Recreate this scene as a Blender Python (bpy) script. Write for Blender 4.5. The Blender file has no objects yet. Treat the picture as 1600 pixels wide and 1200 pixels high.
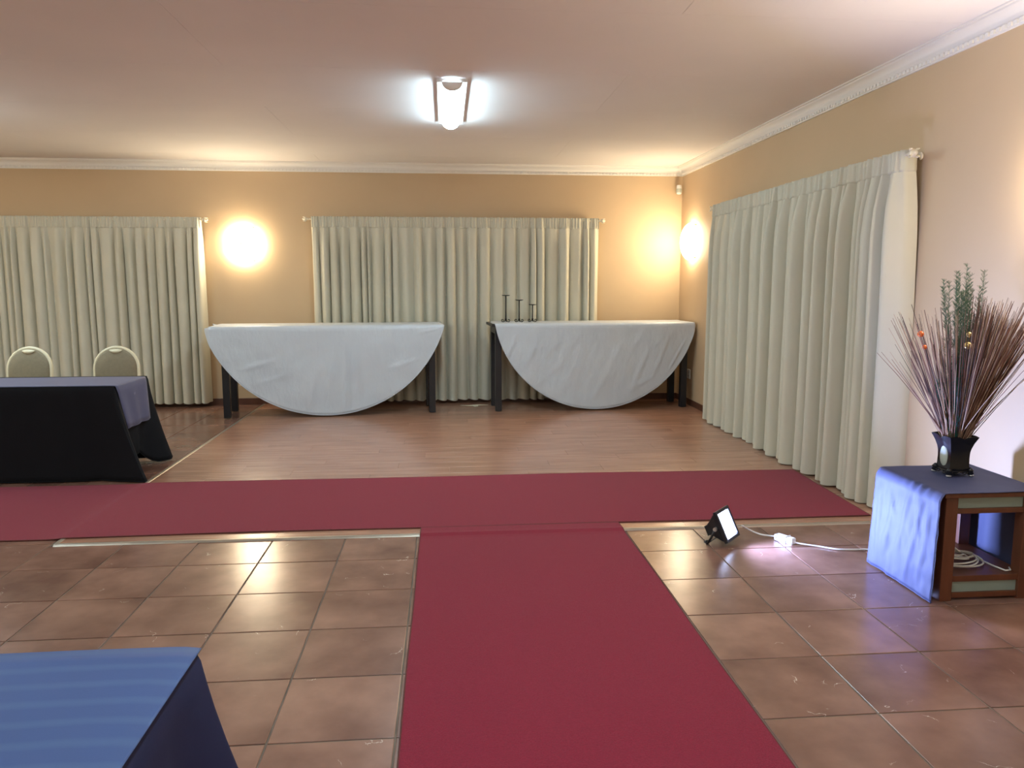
import bpy, math, random
from mathutils import Vector, Matrix, noise
random.seed(7)
scene = bpy.context.scene
col = scene.collection
PI = math.pi
R = math.radians

# ------------------------------------------------------------------ camera
cam_d = bpy.data.cameras.new('camera')
cam_d.sensor_width = 36.0
cam_d.lens = 27.0
cam_d.clip_start = 0.05
cam = bpy.data.objects.new('camera', cam_d)
col.objects.link(cam)
cam.location = (0, 0, 1.55)
cam.rotation_euler = (R(90 - 7.5), 0, R(-4.96))
scene.camera = cam

# ------------------------------------------------------------------ world, view
world = bpy.data.worlds.new('world')
scene.world = world
world.use_nodes = True
world.node_tree.nodes['Background'].inputs[0].default_value = (0.02, 0.025, 0.04, 1)
world.node_tree.nodes['Background'].inputs[1].default_value = 0.3
scene.view_settings.view_transform = 'Standard'
scene.view_settings.look = 'None'
scene.view_settings.gamma = 1.0
scene.view_settings.use_curve_mapping = False
scene.view_settings.exposure = 1.42

# emission levels of the room's lamps and the added ones (built further down)
BATTEN = ((0.64, 0.88, 1.0), 27.0)
SCONCE = ((1.0, 0.84, 0.58), 16.0)
FLOOD = ((0.52, 0.66, 1.0), 4.0)
FLOOD_W = 19.0

# room: x to the right along the back wall, y away from the camera
XL, XR, YF, YB, HC = -7.0, 3.09, -4.0, 10.0, 3.03
LAM_X, LAM_Y = -2.33, 4.62         # left and front edge of the laminate floor
LAM_Z = 0.008


# ------------------------------------------------------------------ mesh helpers
class MB:
    def __init__(self):
        self.v = []
        self.f = []

    def box(self, x0, x1, y0, y1, z0, z1):
        b = len(self.v)
        for z in (z0, z1):
            for x, y in ((x0, y0), (x1, y0), (x1, y1), (x0, y1)):
                self.v.append((x, y, z))
        for q in ((3, 2, 1, 0), (4, 5, 6, 7), (0, 1, 5, 4), (1, 2, 6, 5), (2, 3, 7, 6), (3, 0, 4, 7)):
            self.f.append(tuple(b + i for i in q))
        return self

    def grid(self, rows, close=False):
        b = len(self.v)
        n = len(rows[0])
        for r in rows:
            self.v.extend(tuple(p) for p in r)
        for i in range(len(rows) - 1):
            for j in range(n if close else n - 1):
                k = (j + 1) % n
                self.f.append((b + i * n + j, b + i * n + k, b + (i + 1) * n + k, b + (i + 1) * n + j))
        return self

    def fan(self, pts, flip=False):
        b = len(self.v)
        self.v.extend(tuple(p) for p in pts)
        ids = list(range(b, b + len(pts)))
        self.f.append(tuple(reversed(ids)) if flip else tuple(ids))
        return self

    def tube(self, pts, rad, n=8, cap=True, flat=None):
        pts = [Vector(p) for p in pts]
        rr = rad if isinstance(rad, (list, tuple)) else [rad] * len(pts)
        t = (pts[1] - pts[0]).normalized()
        up = Vector((0, 0, 1)) if abs(t.z) < 0.9 else Vector((1, 0, 0))
        a = t.cross(up).normalized()
        rows = []
        for i, p in enumerate(pts):
            if i == 0:
                t = pts[1] - pts[0]
            elif i == len(pts) - 1:
                t = pts[-1] - pts[-2]
            else:
                t = pts[i + 1] - pts[i - 1]
            t.normalize()
            a = a - t * a.dot(t)
            if a.length < 1e-6:
                a = t.orthogonal()
            a.normalize()
            b = t.cross(a)
            rows.append([p + (a * math.cos(2 * PI * k / n) + b * math.sin(2 * PI * k / n)) * rr[i] for k in range(n)])
        self.grid(rows, True)
        if cap:
            self.fan(rows[0], True)
            self.fan(rows[-1])
        return self

    def lathe(self, prof, n=24, c=(0, 0, 0), axis='z', squash=1.0):
        rows = []
        for r, h in prof:
            ring = []
            for k in range(n):
                x, y = r * math.cos(2 * PI * k / n), r * math.sin(2 * PI * k / n) * squash
                if axis == 'z':
                    p = (c[0] + x, c[1] + y, c[2] + h)
                elif axis == 'y':
                    p = (c[0] + x, c[1] + h, c[2] + y)
                else:
                    p = (c[0] + h, c[1] + x, c[2] + y)
                ring.append(p)
            rows.append(ring)
        self.grid(rows, True)
        if prof[0][0] > 1e-5:
            self.fan(rows[0], True)
        if prof[-1][0] > 1e-5:
            self.fan(rows[-1])
        return self

    def mesh(self, name, smooth=False):
        m = bpy.data.meshes.new(name)
        m.from_pydata(self.v, [], self.f)
        m.validate()
        import bmesh
        bm = bmesh.new()
        bm.from_mesh(m)
        bmesh.ops.remove_doubles(bm, verts=bm.verts, dist=1e-6)
        bmesh.ops.recalc_face_normals(bm, faces=bm.faces)
        bm.to_mesh(m)
        bm.free()
        if smooth:
            m.polygons.foreach_set('use_smooth', [True] * len(m.polygons))
        return m


def obj(name, mb, mat, parent=None, smooth=False, bevel=0.0, solid=0.0, auto=None, loc=None):
    me = mb if isinstance(mb, bpy.types.Mesh) else mb.mesh(name, smooth or auto is not None)
    o = bpy.data.objects.new(name, me)
    col.objects.link(o)
    if mat and not me.materials:
        me.materials.append(mat)
    if parent:
        o.parent = parent
    if loc:
        o.location = loc
    if solid:
        s = o.modifiers.new('thick', 'SOLIDIFY')
        s.thickness = solid
        s.offset = 0
    if bevel:
        b = o.modifiers.new('bevel', 'BEVEL')
        b.width = bevel
        b.segments = 2
        b.limit_method = 'ANGLE'
        b.angle_limit = R(40)
    if auto is not None:
        me.set_sharp_from_angle(angle=R(auto))
    return o


def tag(o, label, cat, group=None, kind=None):
    o['label'] = label
    o['category'] = cat
    if group:
        o['group'] = group
    if kind:
        o['kind'] = kind
    return o


def thing(name, label, cat, loc=(0, 0, 0), rz=0.0, group=None):
    o = bpy.data.objects.new(name, None)
    col.objects.link(o)
    o.location = loc
    o.rotation_euler = (0, 0, rz)
    o.empty_display_size = 0.1
    return tag(o, label, cat, group)


def struct(o, label=None, cat=None):
    o['kind'] = 'structure'
    if label:
        o['label'] = label
    if cat:
        o['category'] = cat
    return o


# ------------------------------------------------------------------ materials
def lin(c):
    return tuple(((x / 255) / 12.92 if x / 255 <= 0.04045 else ((x / 255 + 0.055) / 1.055) ** 2.4) for x in c)


def mat(name, rgb, rough=0.6, var=0.0, vscale=6.0, bump=0.0, bscale=60.0, metal=0.0, spec=0.5,
        emit=None, stretch=None, rand=0.0, sheen=0.0, bdist=0.002, rgb2=None, detail=4.0, transl=0.0):
    m = bpy.data.materials.new(name)
    m.use_nodes = True
    nt = m.node_tree
    N, L = nt.nodes, nt.links
    bs = N['Principled BSDF']
    c = lin(rgb)
    bs.inputs['Base Color'].default_value = (*c, 1)
    bs.inputs['Roughness'].default_value = rough
    bs.inputs['Metallic'].default_value = metal
    bs.inputs['Specular IOR Level'].default_value = spec
    if sheen:
        bs.inputs['Sheen Weight'].default_value = sheen
        bs.inputs['Sheen Roughness'].default_value = 0.4
    tc = N.new('ShaderNodeTexCoord')
    src = tc.outputs['Object']
    if stretch:
        mp = N.new('ShaderNodeMapping')
        mp.inputs['Scale'].default_value = stretch
        L.new(src, mp.inputs['Vector'])
        src = mp.outputs['Vector']
    if rand:
        oi = N.new('ShaderNodeObjectInfo')
        ad = N.new('ShaderNodeVectorMath')
        ad.operation = 'ADD'
        sc = N.new('ShaderNodeMath')
        sc.operation = 'MULTIPLY'
        sc.inputs[1].default_value = 37.0
        L.new(oi.outputs['Random'], sc.inputs[0])
        L.new(src, ad.inputs[0])
        L.new(sc.outputs[0], ad.inputs[1])
        src = ad.outputs['Vector']
    if var or rgb2 or rand:
        nz = N.new('ShaderNodeTexNoise')
        nz.inputs['Scale'].default_value = vscale
        nz.inputs['Detail'].default_value = detail
        L.new(src, nz.inputs['Vector'])
        mx = N.new('ShaderNodeMix')
        mx.data_type = 'RGBA'
        a = tuple(max(0, x * (1 - var)) for x in c)
        b = lin(rgb2) if rgb2 else tuple(min(1, x * (1 + var)) for x in c)
        mx.inputs[6].default_value = (*a, 1)
        mx.inputs[7].default_value = (*b, 1)
        rp = N.new('ShaderNodeMapRange')
        rp.inputs['From Min'].default_value = 0.3
        rp.inputs['From Max'].default_value = 0.7
        L.new(nz.outputs['Fac'], rp.inputs['Value'])
        L.new(rp.outputs['Result'], mx.inputs[0])
        out = mx.outputs[2]
        if rand:
            hs = N.new('ShaderNodeHueSaturation')
            mr = N.new('ShaderNodeMapRange')
            mr.inputs['To Min'].default_value = 1 - rand
            mr.inputs['To Max'].default_value = 1 + rand
            L.new(oi.outputs['Random'], mr.inputs['Value'])
            L.new(mr.outputs['Result'], hs.inputs['Value'])
            L.new(out, hs.inputs['Color'])
            out = hs.outputs['Color']
        L.new(out, bs.inputs['Base Color'])
    if bump:
        nb = N.new('ShaderNodeTexNoise')
        nb.inputs['Scale'].default_value = bscale
        nb.inputs['Detail'].default_value = 3
        L.new(src, nb.inputs['Vector'])
        bp = N.new('ShaderNodeBump')
        bp.inputs['Strength'].default_value = bump
        bp.inputs['Distance'].default_value = bdist
        L.new(nb.outputs['Fac'], bp.inputs['Height'])
        L.new(bp.outputs['Normal'], bs.inputs['Normal'])
    if emit:
        bs.inputs['Emission Color'].default_value = (*emit[0], 1)
        bs.inputs['Emission Strength'].default_value = emit[1]
    if transl:
        bs.inputs['Transmission Weight'].default_value = 0
    return m


M = {}
M['wall'] = mat('wall_paint', (200, 174, 140), 0.62, var=0.03, vscale=1.6, bump=0.06, bscale=90)
M['ceiling'] = mat('ceiling_paint', (240, 236, 235), 0.8, var=0.02, vscale=1.2)
M['cornice'] = mat('cornice_paint', (236, 232, 226), 0.6)
M['skirting'] = mat('skirting_wood', (92, 58, 44), 0.4, var=0.15, vscale=8)
M['grout'] = mat('grout', (112, 96, 82), 0.85, var=0.25, vscale=5, bump=0.3, bscale=80)
M['laminate'] = mat('laminate_wood', (156, 112, 91), 0.24, var=0.14, vscale=5, stretch=(0.5, 9, 1), rand=0.07, bump=0.03, bscale=20, rgb2=(178, 134, 110))
M['trim_metal'] = mat('trim_metal', (176, 164, 148), 0.35, metal=0.6, var=0.1)
M['carpet'] = mat('red_carpet', (128, 26, 49), 0.95, var=0.22, vscale=220, bump=0.7, bscale=420, sheen=0.15, bdist=0.004, spec=0.15)
M['carpet_edge'] = mat('carpet_binding', (92, 40, 36), 0.9, var=0.2, vscale=60)
M['curtain'] = mat('curtain_cloth', (202, 198, 180), 0.75, var=0.02, vscale=3, bump=0.1, bscale=300, sheen=0.1)
M['rod'] = mat('rod_cream', (226, 216, 194), 0.4)
M['white_cloth'] = mat('white_satin', (198, 206, 215), 0.38, bump=0.7, bscale=14, bdist=0.008, stretch=(1.6, 1, .8), spec=0.5)
M['black_wood'] = mat('black_wood', (26, 27, 32), 0.4, var=0.15, vscale=10)
M['black_cloth'] = mat('black_cloth', (15, 17, 23), 0.85, var=0.1, vscale=6, bump=0.15, bscale=250, spec=0.25)
M['slate_cloth'] = mat('slate_cloth', (84, 86, 116), 0.7, var=0.04, vscale=4, bump=0.1, bscale=250, sheen=0.1)
M['navy_cloth'] = mat('navy_cloth', (24, 33, 66), 0.7, var=0.05, vscale=3, bump=0.1, bscale=300, spec=0.3)
M['blue_cloth'] = mat('blue_cloth', (52, 74, 122), 0.6, var=0.04, vscale=3, bump=0.1, bscale=300)
M['box_cloth'] = mat('box_cloth', (60, 64, 98), 0.7, var=0.04, vscale=4, bump=0.12, bscale=250)
M['brown_wood'] = mat('brown_wood', (102, 57, 36), 0.42, var=0.14, vscale=4, stretch=(6, 6, 0.8))
M['grey_green'] = mat('grey_green_panel', (138, 150, 138), 0.35, var=0.04)
M['cream_metal'] = mat('cream_frame', (232, 222, 190), 0.4)
M['taupe'] = mat('taupe_fabric', (140, 128, 104), 0.85, var=0.06, vscale=40, bump=0.2, bscale=300)
M['iron'] = mat('black_iron', (28, 26, 25), 0.5, metal=0.4)
M['white_plastic'] = mat('white_plastic', (232, 230, 224), 0.4)
M['cable'] = mat('white_cable', (226, 222, 212), 0.5)
M['black_plastic'] = mat('black_housing', (22, 23, 30), 0.38)
M['vase_black'] = mat('black_glazed', (18, 18, 22), 0.22)
M['medallion'] = mat('medallion', (180, 184, 170), 0.35, var=0.08, vscale=30)
M['silver'] = mat('silver_foot', (190, 188, 186), 0.3, metal=0.8)
M['stem_brown'] = mat('stem_brown', (116, 78, 62), 0.7, var=0.2, vscale=9)
M['stem_pale'] = mat('stem_pale', (176, 146, 122), 0.7, var=0.2, vscale=9)
M['stem_dark'] = mat('stem_dark', (64, 44, 38), 0.7, var=0.2, vscale=9)
M['fern_green'] = mat('fern_green', (66, 88, 60), 0.7, var=0.2, vscale=12)
M['fern_teal'] = mat('fern_teal', (36, 88, 78), 0.65, var=0.2, vscale=12)
M['gold'] = mat('gold_bauble', (206, 178, 120), 0.2, metal=0.7)
M['orange'] = mat('orange_bauble', (214, 104, 52), 0.2)
M['red_bead'] = mat('red_bead', (170, 30, 36), 0.2)
M['batten_body'] = mat('batten_body', (230, 230, 230), 0.5)
M['batten_glow'] = mat('batten_diffuser', (240, 244, 246), 0.4, emit=BATTEN)
M['sconce_glow'] = mat('sconce_glass', (245, 230, 205), 0.4, emit=SCONCE)
M['flood_glow'] = mat('flood_lamp', (240, 244, 255), 0.3, emit=FLOOD)
M['patch_cream'] = mat('pale_patch', (236, 226, 200), 0.8)
M['brass'] = mat('brass', (180, 150, 100), 0.35, metal=0.7)


def tile_material():
    m = mat('floor_tile', (116, 81, 68), 0.23, var=0.2, vscale=3.2, rand=0.07, bump=0.12, bscale=14, bdist=0.003, rgb2=(147, 110, 93), detail=6)
    nt = m.node_tree
    N, L = nt.nodes, nt.links
    bs = N['Principled BSDF']
    src = bs.inputs['Base Color'].links[0].from_socket
    # thin pale scuffs and hairline scratches of the glazing
    vec = [n for n in N if n.bl_idname == 'ShaderNodeVectorMath'][0].outputs['Vector']
    w = N.new('ShaderNodeTexNoise')
    w.inputs['Scale'].default_value = 5.0
    w.inputs['Detail'].default_value = 6
    L.new(vec, w.inputs['Vector'])
    sb = N.new('ShaderNodeMath'); sb.operation = 'SUBTRACT'; sb.inputs[1].default_value = 0.5
    L.new(w.outputs['Fac'], sb.inputs[0])
    ab = N.new('ShaderNodeMath'); ab.operation = 'ABSOLUTE'
    L.new(sb.outputs[0], ab.inputs[0])
    mr = N.new('ShaderNodeMapRange')
    mr.inputs['From Min'].default_value = 0.0
    mr.inputs['From Max'].default_value = 0.004
    mr.inputs['To Min'].default_value = 1.0
    mr.inputs['To Max'].default_value = 0.0
    L.new(ab.outputs[0], mr.inputs['Value'])
    w2 = N.new('ShaderNodeTexNoise')
    w2.inputs['Scale'].default_value = 7.0
    L.new(vec, w2.inputs['Vector'])
    m2 = N.new('ShaderNodeMapRange')
    m2.inputs['From Min'].default_value = 0.62
    m2.inputs['From Max'].default_value = 0.68
    L.new(w2.outputs['Fac'], m2.inputs['Value'])
    mu = N.new('ShaderNodeMath'); mu.operation = 'MULTIPLY'
    L.new(mr.outputs['Result'], mu.inputs[0])
    L.new(m2.outputs['Result'], mu.inputs[1])
    mx = N.new('ShaderNodeMix'); mx.data_type = 'RGBA'
    mx.inputs[7].default_value = (*lin((214, 196, 178)), 1)
    L.new(mu.outputs[0], mx.inputs[0])
    L.new(src, mx.inputs[6])
    L.new(mx.outputs[2], bs.inputs['Base Color'])
    return m


M['tile'] = tile_material()


def stripe(m, rgb, scale, fac):
    # faint paler stripes running along x
    nt = m.node_tree
    N, L = nt.nodes, nt.links
    bs = N['Principled BSDF']
    src = bs.inputs['Base Color'].links[0].from_socket
    tc = N.new('ShaderNodeTexCoord')
    w = N.new('ShaderNodeTexWave')
    w.bands_direction = 'Y'
    w.inputs['Scale'].default_value = scale
    w.inputs['Distortion'].default_value = 1.2
    w.inputs['Detail'].default_value = 3
    L.new(tc.outputs['Object'], w.inputs['Vector'])
    mr = N.new('ShaderNodeMapRange')
    mr.inputs['From Min'].default_value = .55
    mr.inputs['From Max'].default_value = 1.0
    mr.inputs['To Max'].default_value = fac
    L.new(w.outputs['Fac'], mr.inputs['Value'])
    mx = N.new('ShaderNodeMix')
    mx.data_type = 'RGBA'
    mx.inputs[7].default_value = (*lin(rgb), 1)
    L.new(mr.outputs['Result'], mx.inputs[0])
    L.new(src, mx.inputs[6])
    L.new(mx.outputs[2], bs.inputs['Base Color'])


stripe(M['blue_cloth'], (82, 108, 138), 4.6, .25)

# ================================================================== the setting
struct(obj('wall_back', MB().box(XL - .15, XR + .15, YB, YB + .15, -.05, HC + .1), M['wall']), 'tan painted back wall with two curtained windows', 'wall')
struct(obj('wall_right', MB().box(XR, XR + .15, YF - .15, YB, -.05, HC + .1), M['wall']), 'tan painted side wall behind the dried stems', 'wall')
struct(obj('wall_left', MB().box(XL - .15, XL, YF - .15, YB, -.05, HC + .1), M['wall']), 'tan painted wall far from the dried stems', 'wall')
struct(obj('wall_front', MB().box(XL, XR, YF - .15, YF, -.05, HC + .1), M['wall']), 'tan painted wall opposite the white clothed tables', 'wall')

# ceiling: backing slab and boards with thin recessed joints
ceil = struct(obj('ceiling', MB().box(XL, XR, YF, YB, HC + .012, HC + .1), M['ceiling']), 'off-white board ceiling with faint joints', 'ceiling')
rows = [YF, -1.85, -.6, .65, 1.90, 3.15, 4.40, 5.65, 6.90, 8.15, 9.40, YB]
for i in range(len(rows) - 1):
    cuts = [XL] + [x for x in ([-7.1, -1.5] if i % 2 == 0 else [-4.27, 1.33]) if x > XL + .2] + [XR]
    for a, b in zip(cuts[:-1], cuts[1:]):
        obj('ceiling_board', MB().box(a + .001, b - .001, rows[i] + .001, rows[i + 1] - .001, HC, HC + .013), M['ceiling'], ceil)

# floor: grout bed, single tiles, laminate planks
floor = struct(obj('floor', MB().box(XL, XR, YF, YB, -.1, -.004), M['grout']), 'brown tiled floor with pale grout lines', 'floor')
T = 0.4345
X0, Y0 = -0.187, 2.485
g = .0035
tile_mesh = {}
rest = MB()


def tile_at(i, j):
    xa, xb = X0 + i * T, X0 + (i + 1) * T
    ya, yb = Y0 + j * T, Y0 + (j + 1) * T
    xa, xb, ya, yb = max(xa, XL), min(xb, XR), max(ya, YF), min(yb, YB)
    if xb - xa < .02 or yb - ya < .02:
        return
    # keep clear of the laminate rectangle
    if xb > LAM_X and yb > LAM_Y:
        if xa >= LAM_X - .05 and ya >= LAM_Y - .05:
            return
        if ya < LAM_Y - .02 and xa >= LAM_X - .05:
            yb = LAM_Y - .004
        elif xa < LAM_X - .02 and ya >= LAM_Y - .05:
            xb = LAM_X - .004
        else:
            xb = LAM_X - .004
    seen = yb > 1.2 and xb > -.47 * (yb) - .72 and xa < XR
    w, d = xb - xa - 2 * g, yb - ya - 2 * g
    if w < .01 or d < .01:
        return
    if seen:
        k = (round(w, 4), round(d, 4))
        if k not in tile_mesh:
            me = tile_mesh.setdefault(k, tile_slab(w, d))
        o = obj('floor_tile', tile_mesh[k], M['tile'], floor)
        o.location = ((xa + xb) / 2, (ya + yb) / 2, random.uniform(-.0006, .0004))
    else:
        rest.box(xa + g, xb - g, ya + g, yb - g, -.004, 0)


def tile_slab(w, d):
    mb = MB()
    e = .0022
    r = []
    for s, z in ((0, -.006), (0, -.0015), (e, 0)):
        r.append([(sx * (w / 2 - s), sy * (d / 2 - s), z) for sx, sy in ((-1, -1), (1, -1), (1, 1), (-1, 1))])
    mb.grid(r, True)
    mb.fan(r[-1])
    return mb.mesh('floor_tile')


for i in range(-17, 9):
    for j in range(-16, 19):
        tile_at(i, j)
ro = obj('tile_field', rest, M['tile'], floor)
ro['kind'] = 'stuff'

# laminate planks running along x
plank_mesh = {}
PW, PL = .1925, 1.285
y = LAM_Y
r_i = 0
while y < YB - .03:
    yb = min(y + PW, YB)
    x = LAM_X - [0, .43, .86, .22, .65][r_i % 5]
    while x < XR - .02:
        xa, xb = max(x, LAM_X), min(x + PL, XR)
        if xb - xa > .04:
            k = (round(xb - xa, 3), round(yb - y, 3))
            if k not in plank_mesh:
                w, d = k
                mb = MB()
                rr = [[(sx * (w / 2 - s), sy * (d / 2 - s), z) for sx, sy in ((-1, -1), (1, -1), (1, 1), (-1, 1))] for s, z in ((.0004, -.012), (.0004, -.0006), (.0012, 0))]
                mb.grid(rr, True)
                mb.fan(rr[-1])
                plank_mesh[k] = mb.mesh('floor_plank')
            o = obj('floor_plank', plank_mesh[k], M['laminate'], floor)
            o.location = ((xa + xb) / 2, (y + yb) / 2, LAM_Z)
        x += PL
    y += PW
    r_i += 1


def trim_bar(name, a, b, label):
    # low rounded floor strip along the laminate edge
    a, b = Vector(a), Vector(b)
    d = (b - a).normalized()
    n = Vector((-d.y, d.x, 0))
    prof = [(-.019, 0), (-.015, .006), (-.006, .0108), (.006, .0108), (.015, .0095), (.019, .0082), (.019, 0)]
    mb = MB()
    rr = [[p + n * s + Vector((0, 0, z)) for s, z in prof] for p in (a, b)]
    mb.grid(rr)
    mb.fan(rr[0])
    mb.fan(rr[1], True)
    return struct(obj(name, mb, M['trim_metal']), label, 'floor trim')


trim_bar('trim_3', (LAM_X, LAM_Y, 0), (XR - .02, LAM_Y, 0), 'pale metal strip along the laminate edge by the tiles')
trim_bar('trim_4', (LAM_X, YB - .02, 0), (LAM_X, LAM_Y, 0), 'pale metal strip beside the black clothed table')

# skirting
struct(obj('baseboard_back', MB().box(XL, XR - .012, YB - .012, YB, 0, .085), M['skirting'], bevel=.003), 'dark brown skirting under the back curtains', 'baseboard')
struct(obj('baseboard_right', MB().box(XR - .012, XR, YF, YB, 0, .085), M['skirting'], bevel=.003), 'dark brown skirting along the side wall by the plant', 'baseboard')


# cornice with dentils
def cornice(name, axis, label):
    prof = [(0, -.112), (.014, -.112), (.017, -.104), (.017, -.080), (.024, -.077), (.027, -.070), (.031, -.058), (.040, -.042),
            (.055, -.029), (.074, -.021), (.080, -.018), (.082, -.010), (.098, -.008), (.100, 0), (0, 0)]
    mb = MB()
    dent = MB()
    if axis == 'x':
        rr = [[(XL, YB - d, HC + z) for d, z in prof], [(XR - .0, YB - d, HC + z) for d, z in prof]]
        rr[1] = [(XR - d, YB - d, HC + z) for d, z in prof]
        s = XL + .02
        while s < XR - .05:
            dent.box(s, s + .025, YB - .029, YB - .014, HC - .103, HC - .081)
            s += .044
    else:
        rr = [[(XR - d, YF, HC + z) for d, z in prof], [(XR - d, YB - d, HC + z) for d, z in prof]]
        s = YF + .02
        while s < YB - .05:
            dent.box(XR - .029, XR - .014, s, s + .025, HC - .103, HC - .081)
            s += .044
    mb.grid(rr)
    mb.fan(rr[0])
    mb.fan(rr[1], True)
    c = struct(obj(name, mb, M['cornice'], auto=50), label, 'cornice')
    d = obj('dentil_row', dent, M['cornice'], c)
    d['kind'] = 'stuff'
    return c


cornice('trim_1', 'x', 'white moulded cornice with dentils above the back wall')
cornice('trim_2', 'y', 'white moulded cornice with dentils above the side wall by the plant')


# ================================================================== lamps
def batten(loc, label):
    t = thing('batten_light', label, 'ceiling light', loc, 0, 'ceiling batten lights')
    L2 = .75
    # hung from z=0 (ceiling) downwards
    obj('mounting_plate', MB().box(-.112, .112, -L2 + .0, L2 - .0, -.022, 0), M['batten_body'], t, bevel=.003)
    n = 14
    prof = [(.076 * math.cos(PI + PI * k / n), -.022 + .058 * math.sin(PI + PI * k / n)) for k in range(n + 1)]
    mb = MB()
    ys = [(-L2 + .03, 1), (L2 - .05, 1), (L2 - .03, .96), (L2 - .012, .8), (L2 - .004, .5)]
    rr = [[(px * s, yy, -.022 + (pz + .022) * s) for px, pz in prof] for yy, s in ys]
    mb.grid(rr)
    mb.fan(rr[0])
    mb.fan(rr[-1], True)
    obj('diffuser', mb, M['batten_glow'], t, auto=40)
    ec = MB()
    rr = [[(px * s, yy, -.022 + (pz + .022) * s) for px, pz in prof] for yy, s in ((-L2 - .004, .8), (-L2 + .006, 1.02), (-L2 + .03, 1.02))]
    ec.grid(rr)
    ec.fan(rr[0])
    ec.fan(rr[-1], True)
    obj('end_cap', ec, M['batten_body'], t, auto=40)
    return t


batten((.07, 6.62, HC), 'lit white batten light on the ceiling between the back curtains and the runner')
batten((-4.55, 6.62, HC), 'lit white batten light on the ceiling above the black clothed table')
batten((.07, 2.0, HC), 'added unseen batten light on the ceiling above the red runner')  # this fixture and the next two: added, unseen, to raise the brightness
batten((-4.55, 2.0, HC), 'added unseen batten light on the ceiling above the navy clothed table')
batten((.07, -2.4, HC), 'added unseen batten light by the wall opposite the white clothed tables')


def sconce(loc, rz, label):
    # built on a wall whose room side is -y
    t = thing('wall_lamp', label, 'wall lamp', loc, rz, 'dome wall lamps')
    obj('back_plate', MB().lathe([(.215, 0), (.215, -.012), (.205, -.018), (0, -.018)], 40, axis='y'), M['white_plastic'], t, auto=40)
    prof = [(.228, -.018), (.232, -.030)]
    for k in range(9):
        a = PI / 2 * k / 8
        prof.append((.228 * math.cos(a) + 1e-6, -.030 - .115 * math.sin(a)))
    obj('glass_dome', MB().lathe(prof, 40, axis='y'), M['sconce_glow'], t, auto=50)
    obj('finial', MB().lathe([(.0001, -.158), (.009, -.154), (.012, -.147), (.009, -.143)], 12, axis='y'), M['brass'], t, smooth=True)
    for a in (R(60), R(180), R(300)):
        x, z = math.cos(a) * .231, math.sin(a) * .231
        obj('glass_clip', MB().box(x - .008, x + .008, -.036, -.0, z - .008, z + .008), M['brass'], t)
    return t


sconce((-2.49, YB, 2.03), 0, 'glowing round wall lamp between two curtained windows on the back wall')
sconce((XR, 9.5, 2.06), -PI / 2, 'glowing round wall lamp by the room corner below the motion sensor')
sconce((XR, 3.56, 2.06), -PI / 2, 'glowing round wall lamp on the wall above the dried stems')
# lamps of the same kind, added out of view to brighten the ceiling
sconce((XR, -1.9, 2.06), -PI / 2, 'added unseen round wall lamp on the side wall facing the end of the runner')
sconce((XL, 7.2, 2.06), PI / 2, 'added unseen round wall lamp on the wall beyond the banquet chairs')
sconce((XL, 1.6, 2.06), PI / 2, 'added unseen round wall lamp on the wall beyond the navy clothed table')
sconce((-2.49, YF, 2.06), PI, 'added unseen round wall lamp opposite the white clothed tables')


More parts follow.
